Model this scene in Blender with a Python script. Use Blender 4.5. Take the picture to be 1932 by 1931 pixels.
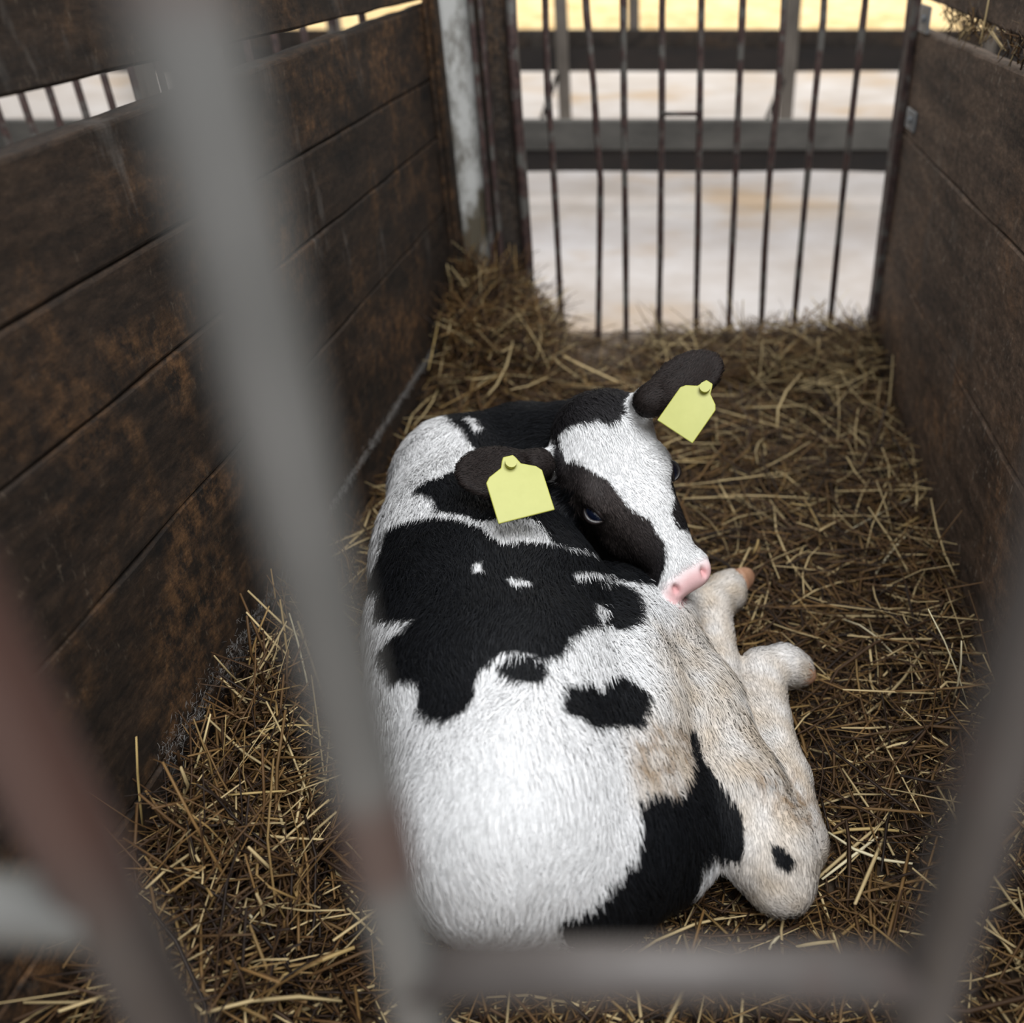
import bpy, math, random
import numpy as np
from mathutils import Vector, Matrix, noise as mnoise

random.seed(7)
rng = np.random.default_rng(11)
scene = bpy.context.scene
for o in list(bpy.data.objects):
    bpy.data.objects.remove(o)
C = scene.collection

# ---------------------------------------------------------------- camera
W_PX, H_PX = 1932.0, 1931.0
CAM_H = 0.95
F_PX = 1766.0
CX, CY = 1215.0, 965.5
PITCH = math.radians(32.8)
cp, sp = math.cos(PITCH), math.sin(PITCH)
cam = bpy.data.cameras.new('camera')
cam_o = bpy.data.objects.new('camera', cam); C.objects.link(cam_o)
cam_o.location = (0, 0, CAM_H)
cam_o.rotation_euler = (math.pi/2 - PITCH, 0, 0)
cam.sensor_fit = 'HORIZONTAL'
cam.sensor_width = 24.0
cam.lens = 24.0*F_PX/W_PX
cam.shift_x = -(CX - W_PX/2)/W_PX
cam.shift_y = 0.0
cam.clip_start = 0.02
cam.dof.use_dof = True
cam.dof.focus_distance = 1.15
cam.dof.aperture_fstop = cam.lens/12.8       # 12.8 mm wide opening
cam.dof.aperture_blades = 0
scene.camera = cam_o

# ---------------------------------------------------------------- world, light, exposure
world = bpy.data.worlds.new('World'); scene.world = world
world.use_nodes = True
bg = world.node_tree.nodes['Background']
bg.inputs[0].default_value = (0.95, 0.97, 1.0, 1)
bg.inputs[1].default_value = 0.56
def area(name, loc, target, size, power, col=(1, 1, 1)):
    l = bpy.data.lights.new(name, 'AREA'); l.shape = 'RECTANGLE'
    l.size, l.size_y = size; l.energy = power; l.color = col
    o = bpy.data.objects.new(name, l); C.objects.link(o); o.location = loc
    o.rotation_euler = (Vector(target)-Vector(loc)).to_track_quat('-Z', 'Y').to_euler()
    return o
area('added_pen_key', (0.6, -0.3, 3.0), (-0.05, 1.0, 0.1), (1.6, 1.4), 98, (0.97, 0.985, 1.0))  # soft key lamp added above the pen; no opening is seen there
area('alley_daylight', (0.5, 4.2, 3.4), (0.5, 3.7, 0), (5.0, 2.4), 26, (1.0, 0.97, 0.95))
area('added_far_fill', (2, 13, 5), (2, 13, 0), (14, 6), 1000, (1.0, 0.93, 0.8))  # area lamp added over the far straw in place of sun
scene.view_settings.view_transform = 'Standard'
scene.view_settings.look = 'None'
scene.view_settings.gamma = 1
scene.view_settings.use_curve_mapping = False
scene.view_settings.exposure = 0.35

# ---------------------------------------------------------------- helpers
def ray(u, v):
    dx = (u-CX)/F_PX; dv = (v-CY)/F_PX
    return (dx, cp-dv*sp, -sp-dv*cp)
def at(u, v, z):
    "point at height z seen at photo position (u, v)"
    d = ray(u, v); s = (CAM_H-z)/(-d[2])
    return np.array((d[0]*s, d[1]*s, z))
def at_depth(u, v, s):
    d = ray(u, v)
    return np.array((d[0]*s, d[1]*s, CAM_H+d[2]*s))
def at_y(u, v, y):
    d = ray(u, v); s = y/d[1]
    return np.array((d[0]*s, y, CAM_H+d[2]*s))
def project(P):
    x = P[:, 0]; y = P[:, 1]; z = P[:, 2]-CAM_H
    s = y*cp - z*sp
    dv = (-y*sp - z*cp)/s
    return np.stack([CX+F_PX*x/s, CY+F_PX*dv], 1)

def tag(o, label=None, cat=None, group=None, kind=None):
    if label: o['label'] = label
    if cat: o['category'] = cat
    if group: o['group'] = group
    if kind: o['kind'] = kind
    return o
def empty(name, loc, label, cat, group=None):
    o = bpy.data.objects.new(name, None); C.objects.link(o); o.location = loc
    o.empty_display_size = 0.05
    return tag(o, label, cat, group)
def link(name, me, mat, parent=None, smooth=False):
    o = bpy.data.objects.new(name, me); C.objects.link(o)
    if mat: me.materials.append(mat)
    if parent is not None:
        o.parent = parent
        me.transform(Matrix.Translation(-(parent_world(parent))))
    if smooth:
        me.polygons.foreach_set('use_smooth', [True]*len(me.polygons))
    me.update()
    return o
def parent_world(p):
    v = Vector(p.location)
    while p.parent is not None:
        p = p.parent; v += Vector(p.location)
    return v
def fast_mesh(name, V, F):
    "V (n,3), F (m,k) arrays of equal sized faces"
    V = np.ascontiguousarray(V, dtype=np.float32); F = np.ascontiguousarray(F, dtype=np.int32)
    me = bpy.data.meshes.new(name)
    me.vertices.add(len(V)); me.vertices.foreach_set('co', V.ravel())
    k = F.shape[1]
    me.loops.add(F.size); me.loops.foreach_set('vertex_index', F.ravel())
    me.polygons.add(len(F))
    me.polygons.foreach_set('loop_start', np.arange(0, F.size, k, dtype=np.int32))
    me.polygons.foreach_set('loop_total', np.full(len(F), k, dtype=np.int32))
    me.update(calc_edges=True)
    return me
def set_attr(me, name, typ, dom, data):
    a = me.attributes.new(name, typ, dom)
    data = np.ascontiguousarray(data, dtype=np.float32)
    if typ == 'FLOAT': a.data.foreach_set('value', data.ravel())
    elif typ == 'FLOAT_VECTOR': a.data.foreach_set('vector', data.ravel())
    else:
        if data.shape[1] == 3: data = np.concatenate([data, np.ones((len(data), 1), np.float32)], 1)
        a.data.foreach_set('color', data.ravel())

class MB:
    def __init__(s): s.v = []; s.f = []
    def add(s, V, F):
        n = len(s.v); s.v += [tuple(p) for p in V]; s.f += [tuple(i+n for i in f) for f in F]
    def box(s, lo, hi, M=None, cuts=1, bev=0.0):
        (x0, y0, z0), (x1, y1, z1) = lo, hi
        V = [(x0,y0,z0),(x1,y0,z0),(x1,y1,z0),(x0,y1,z0),(x0,y0,z1),(x1,y0,z1),(x1,y1,z1),(x0,y1,z1)]
        if M is not None: V = [tuple(M @ Vector(p)) for p in V]
        s.add(V, [(0,3,2,1),(4,5,6,7),(0,1,5,4),(1,2,6,5),(2,3,7,6),(3,0,4,7)])
    def tube(s, pts, r, n=10, cap=True):
        pts = [Vector(p) for p in pts]
        rs = r if isinstance(r, (list, tuple)) else [r]*len(pts)
        base = len(s.v); up = None
        for i, p in enumerate(pts):
            d = (pts[min(i+1, len(pts)-1)]-pts[max(i-1, 0)]).normalized()
            if up is None: up = d.orthogonal().normalized()
            up = (up - d*up.dot(d)).normalized(); w = d.cross(up)
            for k in range(n):
                a = 2*math.pi*k/n
                s.v.append(tuple(p + (up*math.cos(a)+w*math.sin(a))*rs[i]))
        for i in range(len(pts)-1):
            for k in range(n):
                a = base+i*n+k; b = base+i*n+(k+1) % n
                s.f.append((a, b, b+n, a+n))
        if cap:
            s.f.append(tuple(base+k for k in range(n))[::-1])
            s.f.append(tuple(base+(len(pts)-1)*n+k for k in range(n)))
    def build(s, name, mat, parent=None, smooth=False, bevel=0):
        me = bpy.data.meshes.new(name); me.from_pydata(s.v, [], s.f)
        o = link(name, me, mat, parent, smooth)
        if bevel:
            b = o.modifiers.new('bevel', 'BEVEL'); b.width = bevel; b.segments = 2
            b.limit_method = 'ANGLE'
        return o

# ---------------------------------------------------------------- materials
def new_mat(name):
    m = bpy.data.materials.new(name); m.use_nodes = True
    nt = m.node_tree; b = nt.nodes['Principled BSDF']
    return m, nt, b
def N(nt, t, **kw):
    n = nt.nodes.new(t)
    for k, v in kw.items():
        if k in n.inputs: n.inputs[k].default_value = v
        else: setattr(n, k, v)
    return n
def ramp(nt, fac, stops):
    r = nt.nodes.new('ShaderNodeValToRGB'); e = r.color_ramp.elements
    while len(e) < len(stops): e.new(0.5)
    for i, (p, c) in enumerate(stops):
        e[i].position = p; e[i].color = (*c, 1) if len(c) == 3 else c
    nt.links.new(fac, r.inputs[0]); return r.outputs[0]
def mixc(nt, fac, a, b, mode='MIX'):
    m = nt.nodes.new('ShaderNodeMix'); m.data_type = 'RGBA'; m.blend_type = mode
    for sck, val in ((m.inputs[0], fac), (m.inputs[6], a), (m.inputs[7], b)):
        if hasattr(val, 'node'): nt.links.new(val, sck)
        elif isinstance(val, (int, float)): sck.default_value = val
        else: sck.default_value = (*val, 1)
    return m.outputs[2]
def noise_n(nt, co, scale, detail=4, rough=0.6, vec_scale=(1, 1, 1), rot=(0, 0, 0), dist=0.0):
    mp = nt.nodes.new('ShaderNodeMapping'); mp.inputs['Scale'].default_value = vec_scale
    mp.inputs['Rotation'].default_value = rot
    nt.links.new(co, mp.inputs[0])
    n = nt.nodes.new('ShaderNodeTexNoise'); n.inputs['Scale'].default_value = scale
    n.inputs['Detail'].default_value = detail; n.inputs['Roughness'].default_value = rough
    n.inputs['Distortion'].default_value = dist
    nt.links.new(mp.outputs[0], n.inputs['Vector']); return n.outputs[0]
def coords(nt):
    return nt.nodes.new('ShaderNodeTexCoord').outputs['Object']
def bump(nt, b, h, strength=0.4, dist=0.01):
    n = nt.nodes.new('ShaderNodeBump'); n.inputs['Strength'].default_value = strength
    n.inputs['Distance'].default_value = dist
    nt.links.new(h, n.inputs['Height']); nt.links.new(n.outputs[0], b.inputs['Normal'])

def wood_mat(name, dark, mid, orange, pale, speck=0.5, blotch=(0.45, 0.62)):
    m, nt, b = new_mat(name); co = coords(nt)
    grain = noise_n(nt, co, 22, 6, 0.65, (1, 0.12, 1))
    big = noise_n(nt, co, 4.5, 4, 0.6, (1, 0.7, 1), dist=0.6)
    col = ramp(nt, grain, [(0.3, dark), (0.62, mid), (0.8, tuple(c*1.25 for c in mid))])
    f1 = ramp(nt, big, [(blotch[0], (0, 0, 0)), (blotch[1], (1, 1, 1))])
    fine = noise_n(nt, co, 60, 5, 0.75, (1, 0.6, 0.5))
    ff = ramp(nt, fine, [(0.42, (0, 0, 0)), (0.62, (1, 1, 1))])
    fm = mixc(nt, 1.0, f1, ff, 'MULTIPLY')
    col = mixc(nt, fm, col, orange)
    sp_ = noise_n(nt, co, 150, 3, 0.8, (1, 0.8, 0.35), (0.5, 0, 0))
    sf = ramp(nt, sp_, [(0.60, (0, 0, 0)), (0.68, (speck,)*3)])
    zone = ramp(nt, noise_n(nt, co, 5, 3, 0.6), [(0.4, (0.15,)*3), (0.65, (1, 1, 1))])
    sf = mixc(nt, 1.0, sf, zone, 'MULTIPLY')
    col = mixc(nt, sf, col, pale)
    fr = ramp(nt, noise_n(nt, co, 95, 6, 0.8, (1, 0.35, 1)), [(0.33, (0.35,)*3), (0.5, (0.95,)*3), (0.7, (1.9,)*3)])
    col = mixc(nt, 1.0, col, fr, 'MULTIPLY')
    # dry grey dust smears, drawn downwards
    du = noise_n(nt, co, 6, 5, 0.7, (1, 1.3, 0.45), (0.35, 0, 0))
    df = ramp(nt, du, [(0.6, (0, 0, 0)), (0.75, (0.45,)*3)])
    col = mixc(nt, df, col, (0.16, 0.145, 0.13))
    nt.links.new(col, b.inputs['Base Color'])
    b.inputs['Roughness'].default_value = 0.8
    b.inputs['Specular IOR Level'].default_value = 0.25
    bump(nt, b, mixc(nt, 0.5, grain, fine), 0.5, 0.006)
    return m
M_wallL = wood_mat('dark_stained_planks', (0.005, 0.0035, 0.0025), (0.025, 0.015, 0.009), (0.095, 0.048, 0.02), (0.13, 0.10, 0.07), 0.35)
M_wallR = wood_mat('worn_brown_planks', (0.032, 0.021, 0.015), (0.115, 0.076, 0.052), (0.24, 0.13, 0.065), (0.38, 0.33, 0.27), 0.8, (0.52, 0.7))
M_wood_dark = wood_mat('dark_post_wood', (0.012, 0.010, 0.009), (0.04, 0.032, 0.026), (0.08, 0.05, 0.03), (0.2, 0.18, 0.15), 0.3)

def simple_mat(name, a, b_, scale=20, rough=0.7, metal=0.0, vs=(1, 1, 1), c=None, pos=(0.35, 0.65), bmp=0.2):
    m, nt, b = new_mat(name); co = coords(nt)
    n = noise_n(nt, co, scale, 5, 0.65, vs)
    col = ramp(nt, n, [(pos[0], a), (pos[1], b_)])
    if c:
        n2 = noise_n(nt, co, scale*0.35, 4, 0.6, vs)
        f = ramp(nt, n2, [(0.5, (0, 0, 0)), (0.62, (1, 1, 1))])
        col = mixc(nt, f, col, c)
    nt.links.new(col, b.inputs['Base Color'])
    b.inputs['Roughness'].default_value = rough; b.inputs['Metallic'].default_value = metal
    if bmp: bump(nt, b, n, bmp, 0.004)
    return m
M_rust = simple_mat('rusty_brown_bars', (0.028, 0.017, 0.016), (0.075, 0.042, 0.036), 60, 0.65, 0.2, c=(0.10, 0.095, 0.085))
def bar_mat(name, a, b_, rustc, bands, amount):
    "worn tube: grey with rust patches, and rust rings at the given heights"
    m, nt, b = new_mat(name); co = coords(nt)
    col = ramp(nt, noise_n(nt, co, 14, 4), [(0.35, a), (0.65, b_)])
    f = ramp(nt, noise_n(nt, co, 7, 3, 0.6, (2, 2, 1)), [(0.62-amount, (0, 0, 0)), (0.72-amount, (0.8,)*3)])
    geo = nt.nodes.new('ShaderNodeNewGeometry'); sep = nt.nodes.new('ShaderNodeSeparateXYZ'); nt.links.new(geo.outputs['Position'], sep.inputs[0])
    col = mixc(nt, f, col, rustc)
    for z0, hw in bands:
        su = N(nt, 'ShaderNodeMath', operation='SUBTRACT'); nt.links.new(sep.outputs[2], su.inputs[0]); su.inputs[1].default_value = z0
        ab = N(nt, 'ShaderNodeMath', operation='ABSOLUTE'); nt.links.new(su.outputs[0], ab.inputs[0])
        g_ = ramp(nt, ab.outputs[0], [(hw*0.5, (0.9,)*3), (hw, (0, 0, 0))])
        col = mixc(nt, g_, col, rustc)
    nt.links.new(col, b.inputs['Base Color']); b.inputs['Roughness'].default_value = 0.55; b.inputs['Metallic'].default_value = 0.1
    return m
M_frontbar = bar_mat('worn_grey_tube', (0.10, 0.098, 0.092), (0.14, 0.137, 0.13), (0.085, 0.052, 0.043), [(0.748, 0.022), (0.955, 0.02)], -0.2)
M_front_rust = bar_mat('rust_stained_tube', (0.048, 0.040, 0.036), (0.078, 0.068, 0.063), (0.065, 0.034, 0.027), [], 0.02)
M_left_bar = bar_mat('rusty_tube', (0.045, 0.036, 0.032), (0.07, 0.058, 0.052), (0.07, 0.034, 0.026), [(0.80, 0.09)], 0.06)
M_siderail = bar_mat('bare_grey_tube', (0.09, 0.089, 0.083), (0.13, 0.128, 0.12), (0.1, 0.06, 0.05), [], -0.3)
M_white_post = simple_mat('flaking_whitewash', (0.14, 0.13, 0.11), (0.50, 0.50, 0.48), 28, 0.85, vs=(1, 1, 0.45), c=(0.09, 0.075, 0.05), pos=(0.33, 0.55))
M_galv = simple_mat('dull_zinc', (0.16, 0.17, 0.18), (0.33, 0.34, 0.35), 40, 0.5, 0.6)
M_conc = simple_mat('pale_barn_concrete', (0.50, 0.44, 0.395), (0.64, 0.60, 0.58), 2.2, 0.8, c=(0.50, 0.37, 0.25))
M_kerb = simple_mat('grey_weathered_timber', (0.04, 0.038, 0.034), (0.095, 0.09, 0.08), 9, 0.8, vs=(0.3, 1, 1))
M_beam_and_shade = simple_mat('dark_beam_and_undershade', (0.006, 0.0045, 0.004), (0.018, 0.012, 0.009), 9, 0.8, vs=(0.3, 1, 1))  # dark beam wood, also the painted shade below the low barrier's board
M_soil = simple_mat('sandy_dust', (0.16, 0.12, 0.09), (0.30, 0.23, 0.175), 40, 0.95)
M_hay = simple_mat('sunlit_yellow_straw', (0.70, 0.46, 0.20), (0.92, 0.72, 0.40), 6, 0.9)
M_postgrey = simple_mat('grey_brown_post', (0.08, 0.068, 0.056), (0.15, 0.13, 0.11), 14, 0.8, vs=(1, 1, 0.3))

def attr_mat(name, attr, rough=0.6, spec=0.3, normal_attr=None, trans=0.0):
    m, nt, b = new_mat(name)
    a = nt.nodes.new('ShaderNodeAttribute'); a.attribute_name = attr
    nt.links.new(a.outputs['Color'], b.inputs['Base Color'])
    b.inputs['Roughness'].default_value = rough
    b.inputs['Specular IOR Level'].default_value = spec
    if normal_attr:
        n = nt.nodes.new('ShaderNodeAttribute'); n.attribute_name = normal_attr
        nt.links.new(n.outputs['Vector'], b.inputs['Normal'])
    return m
M_straw = attr_mat('loose_straw', 'tint', 0.6, 0.3)
M_skin = attr_mat('calf_coat', 'coat', 0.75, 0.2)
M_fur = attr_mat('calf_fur', 'coat', 0.6, 0.18, 'fnormal')

# ---------------------------------------------------------------- the pen: side walls along a slightly turned axis
SL = 0.069
def wall_mesh(x0, sgn, boards, y0, y1, thick, seed):
    """boards: (z_low_near, z_low_far, z_high_near, z_high_far). The visible face is wavy and each top edge a little ragged."""
    r = random.Random(seed); V = []; F = []
    ny = 70
    for bi, (a0, a1, b0, b1) in enumerate(boards):
        base = len(V); nz = 9
        off = r.uniform(0, 0.004)
        for i in range(ny+1):
            t = i/ny; y = y0+(y1-y0)*t
            lo = a0+(a1-a0)*t + 0.0012; hi = b0+(b1-b0)*t - 0.0012
            hi += 0.003*mnoise.noise(Vector((y*9, bi*7, seed))); lo += 0.002*mnoise.noise(Vector((y*9, bi*7+3, seed)))
            xf = x0+SL*y
            ring = []
            for q in (0, .015, .035, .2, .4, .6, .8, .965, .985, 1):
                z = lo+(hi-lo)*q
                edge = min(q, 1-q)*(hi-lo)
                ch = max(0, 0.003-edge)*0.9
                d = off + ch + 0.003*mnoise.noise(Vector((y*5, z*14, seed+bi)))
                ring.append((xf - sgn*(-d) if False else xf + sgn*d, y, z))
            ring += [(xf+sgn*thick, y, hi), (xf+sgn*thick, y, lo)]
            V += ring
        m = nz+3
        for i in range(ny):
            for k in range(m):
                a = base+i*m+k; b = base+i*m+(k+1) % m
                F.append((a, a+m, b+m, b) if sgn > 0 else (a, b, b+m, a+m))
        F.append(tuple(base+k for k in range(m))); F.append(tuple(base+ny*m+k for k in range(m))[::-1])
    me = bpy.data.meshes.new('planks'); me.from_pydata(V, [], F); return me
boardsL = [(-0.12, -0.12, 0.108, 0.112), (0.108, 0.112, 0.338, 0.362), (0.338, 0.362, 0.514, 0.518),
           (0.514, 0.518, 0.640, 0.637), (0.640, 0.637, 0.760, 0.779), (0.827, 0.787, 1.06, 1.04)]
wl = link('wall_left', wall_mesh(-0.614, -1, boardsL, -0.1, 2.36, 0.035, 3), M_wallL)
tag(wl, 'dark brown plank partition on the left of the pen with a narrow gap near its top', kind='structure')
boardsR = [(-0.12, -0.12, 0.340, 0.246), (0.340, 0.246, 0.585, 0.518), (0.585, 0.518, 0.800, 0.731), (0.803, 0.79, 1.06, 1.04)]
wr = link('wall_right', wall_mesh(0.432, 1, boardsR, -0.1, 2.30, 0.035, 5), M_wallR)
tag(wr, 'worn brown plank partition on the right of the pen', kind='structure')

# ---------------------------------------------------------------- floors
def plane(name, x0, x1, y0, y1, z, mat, nx=1, ny=1, fn=None):
    V = []; F = []
    for j in range(ny+1):
        for i in range(nx+1):
            x = x0+(x1-x0)*i/nx; y = y0+(y1-y0)*j/ny
            V.append((x, y, z if fn is None else fn(x, y)))
    for j in range(ny):
        for i in range(nx):
            a = j*(nx+1)+i; F.append((a, a+1, a+nx+2, a+nx+1))
    me = bpy.data.meshes.new(name); me.from_pydata(V, [], F)
    return link(name, me, mat)
fl = plane('floor', -9, 12, -1.5, 22, -0.12, M_conc)
tag(fl, 'pale concrete barn floor', kind='structure')
# raised alley slab beyond the gate
mb = MB(); mb.box((-9, 2.36, -0.13), (12, 9.3, -0.0))
al = mb.build('floor', M_conc); tag(al, 'pale concrete alley beyond the barred gate', kind='structure')

def smooth01(a, b, x):
    t = min(1, max(0, (x-a)/(b-a))); return t*t*(3-2*t)
def bed(x, y):
    xl = -0.614+SL*y; xr = 0.432+SL*y
    dl = x-xl; dr = xr-x
    z = -0.012 + 0.012*mnoise.noise(Vector((x*7, y*7, 1.3))) + 0.006*mnoise.noise(Vector((x*22, y*22, 4)))
    z += 0.055*math.exp(-((dl)/0.16)**2)*smooth01(0.3, 0.8, y)*(1-0.5*smooth01(1.1, 1.5, y))
    z += 0.025*math.exp(-((dr)/0.12)**2)
    z += 0.15*math.exp(-((x+0.40)/0.17)**2-((y-2.20)/0.26)**2)     # heap in the far left corner
    z += 0.045*math.exp(-((x-0.33)/0.28)**2-((y-2.16)/0.16)**2)
    z += 0.045*math.exp(-((x+0.12)/0.3)**2-((y-1.85)/0.2)**2)
    return z
bd = plane('straw_bed_base', -0.75, 0.66, 0.1, 2.34, 0, M_soil, 90, 150, bed)
bd.data.materials.clear()
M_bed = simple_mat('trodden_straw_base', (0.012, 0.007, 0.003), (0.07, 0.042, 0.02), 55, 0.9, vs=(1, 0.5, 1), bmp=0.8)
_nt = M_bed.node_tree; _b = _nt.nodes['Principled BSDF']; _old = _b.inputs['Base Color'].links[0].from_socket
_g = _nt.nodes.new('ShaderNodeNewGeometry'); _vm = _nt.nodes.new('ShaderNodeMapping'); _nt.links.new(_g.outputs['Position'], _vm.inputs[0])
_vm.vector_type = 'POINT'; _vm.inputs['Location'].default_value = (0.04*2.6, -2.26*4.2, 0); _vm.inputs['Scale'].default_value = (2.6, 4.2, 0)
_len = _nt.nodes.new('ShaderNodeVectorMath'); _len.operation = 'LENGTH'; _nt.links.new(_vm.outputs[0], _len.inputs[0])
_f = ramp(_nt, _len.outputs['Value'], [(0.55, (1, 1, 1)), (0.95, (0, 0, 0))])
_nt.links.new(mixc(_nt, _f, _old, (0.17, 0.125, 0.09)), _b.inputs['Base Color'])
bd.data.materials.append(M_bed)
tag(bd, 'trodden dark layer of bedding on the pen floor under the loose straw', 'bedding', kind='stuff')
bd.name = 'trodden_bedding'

# ---------------------------------------------------------------- the back gate
GY = 2.31
def bar_path(pts_uv, y):
    return [at_y(u, v, y) for u, v in pts_uv]
gate = empty('pen_gate', (0.13, GY, 0), 'rusty brown barred steel gate closing the far end of the calf pen', 'gate')
bars = [
 [(1026,-120),(1030,60),(1034,180),(1043,300),(1050,420),(1056,540),(1060,640),(1062,700)],
 [(1098,-120),(1107,30),(1120,160),(1126,260),(1133,340),(1132,430),(1130,560),(1128,690)],
 [(1175,-120),(1176,60),(1177,160),(1178,300),(1180,420),(1181,560),(1182,690)],
 [(1252,-120),(1249,30),(1249,200),(1247,360),(1246,480),(1244,560),(1243,690)],
 [(1326,-120),(1323,30),(1320,220),(1318,330),(1317,430),(1314,560),(1313,690)],
 [(1406,-120),(1400,40),(1395,160),(1389,290),(1386,380),(1380,500),(1374,640),(1373,690)],
 [(1485,-120),(1478,40),(1469,160),(1461,240),(1452,330),(1443,470),(1437,600),(1434,690)],
 [(1561,-120),(1553,40),(1543,130),(1531,250),(1519,380),(1507,510),(1499,600),(1494,690)],
 [(1642,-120),(1632,10),(1621,100),(1606,230),(1594,330),(1580,470),(1567,600),(1560,700)]]
for bp in bars:
    p = bar_path(bp, GY); m = MB()
    q = [p[0]]
    for a, b in zip(p[:-1], p[1:]):
        q += [a+(b-a)*0.5, b]
    m.tube(q, [0.0077+0.0006*math.sin(i*1.7+bp[0][0]) for i in range(len(q))], 8); m.build('bar', M_rust, gate, True)
for us in (((960,-120),(967,100),(983,300),(996,480),(1006,690)), ((1734,-120),(1716,60),(1690,250),(1664,450),(1636,690))):
    p = bar_path(us, GY-0.005); m = MB(); m.tube(p, 0.0125, 8); m.build('gate_stile', M_rust, gate, True)
m = MB(); m.tube([at_y(1249, 215, GY-0.008), at_y(1320, 215, GY-0.008)], 0.0048, 8); m.build('cross_link', M_rust, gate, True)
for zz, th in ((1.18, 0.016), (-0.045, 0.012)):
    m = MB(); a = at_y(1000, 690, GY); m.box((-0.33, GY-0.01, zz-th), (0.60, GY+0.01, zz+th)); m.build('gate_rail', M_rust, gate, bevel=0.003)

# posts at the left of the gate
def vpost(name, u_l, u_r, v_ref, y, dy, mat, z0=-0.1, z1=1.2, rnd=0.006, lab=None, cat='post', wav=0.0, n=1):
    a = at_y(u_l, v_ref, y)[0]; b = at_y(u_r, v_ref, y)[0]
    V = []; F = []; k = 26
    for i in range(k+1):
        z = z0+(z1-z0)*i/k
        w = wav*mnoise.noise(Vector((z*5, u_l, 0))); w2 = wav*mnoise.noise(Vector((z*5, u_r, 9)))
        V += [(a+w, y, z), (b+w2, y, z), (b+w2, y+dy, z), (a+w, y+dy, z)]
    for i in range(k):
        for j in range(4):
            c = i*4+j; d = i*4+(j+1) % 4; F.append((c, d, d+4, c+4))
    F += [(3, 2, 1, 0), tuple(k*4+j for j in range(4))]
    me = bpy.data.meshes.new(name); me.from_pydata(V, [], F)
    o = link(name, me, mat); bv = o.modifiers.new('bevel', 'BEVEL'); bv.width = rnd; bv.segments = 3; bv.limit_method = 'ANGLE'
    return tag(o, lab, cat)
vpost('wooden_post', 829, 898, 100, 2.30, 0.07, M_white_post, rnd=0.018, wav=0.006, lab='whitewashed mossy post in the far left corner of the pen')
vpost('wooden_post', 906, 972, 100, 2.335, 0.08, M_wood_dark, wav=0.002, lab='dark timber post standing between the whitewashed post and the barred gate')
cha = empty('steel_channel', (at_y(905, 100, 2.27)[0], 2.27, -0.1), 'thin rusty steel channel running up the right side of the whitewashed post', 'steel channel')
for ua, ub in ((893, 903), (911, 919)):
    m = MB(); x0 = at_y(ua, 100, 2.28)[0]; x1 = at_y(ub, 100, 2.28)[0]; m.box((x0, 2.262, -0.1), (x1, 2.30, 1.2)); m.build('flange', M_rust, cha, bevel=0.002)
m = MB(); m.box((at_y(901, 100, 2.28)[0], 2.285, -0.1), (at_y(913, 100, 2.28)[0], 2.30, 1.2)); m.build('web', M_wood_dark, cha)
# batten at the end of the left partition
bt = empty('edge_batten', (-0.46, 2.22, -0.1), 'narrow brown batten closing the far end of the left plank partition', 'batten')
for ua, ub, y in ((806, 814, 2.21), (818, 828, 2.235)):
    m = MB(); m.box((at_y(ua, 100, y)[0], y, -0.1), (at_y(ub, 100, y)[0], y+0.06, 1.2)); m.build('strip', M_wallL, bt, bevel=0.003)

# right hand end: angle iron stile and zinc brackets
m = MB(); m.box((0.575, 2.262, -0.1), (0.592, 2.30, 1.2)); o = m.build('steel_channel', M_rust, bevel=0.002)
tag(o, 'narrow rusty steel upright at the far end of the right partition', 'steel channel')
for v, y, hgt, lab in ((35, 2.18, 0.05, 'dull zinc bracket in the gap at the top of the right partition'), (225, 2.17, 0.04, 'dull zinc bracket on the joint at the middle of the right partition')):
    xw = 0.432+SL*y
    zc = at_y(1735 if v < 100 else 1707, v, y)[2]
    br = empty('bracket', (xw, y, zc), lab, 'bracket')
    m = MB(); m.box((xw-0.006, y-0.045, zc-hgt/2), (xw-0.001, y+0.03, zc+hgt/2)); m.build('plate', M_galv, br, bevel=0.0015)
    m = MB(); m.tube([(xw-0.006, y-0.01, zc), (xw-0.012, y-0.01, zc)], 0.008, 6); m.build('bolt', M_galv, br)

# ---------------------------------------------------------------- neighbouring pen's gate seen through the slit on the left
ng = empty('pen_gate', (-1.2, GY, 0), 'barred gate of the next pen, seen through the slit in the left partition', 'gate')
xs = [-0.62-0.067*i for i in range(14)]
for i, x in enumerate(xs):
    m = MB(); m.tube([(x, GY, -0.05), (x+0.004, GY, 0.5), (x, GY, 1.15)], 0.0085, 8); m.build('bar', M_rust, ng, True)
m = MB(); m.box((-1.55, GY-0.01, 1.13), (-0.60, GY+0.01, 1.16)); m.build('gate_rail', M_rust, ng)
for u in (248, 20):
    pass
m = MB(); m.box((-1.175, GY+0.03, -0.05), (-1.14, GY+0.09, 1.2)); o = m.build('wooden_post', M_postgrey)
tag(o, 'grey brown post behind the next pen gate, seen through the left slit', 'post')
m = MB(); m.box((-1.66, GY-0.02, -0.05), (-1.58, GY+0.05, 1.2)); o = m.build('wooden_post', M_wood_dark)
tag(o, 'dark post at the left picture edge beyond the slit', 'post')

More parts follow.
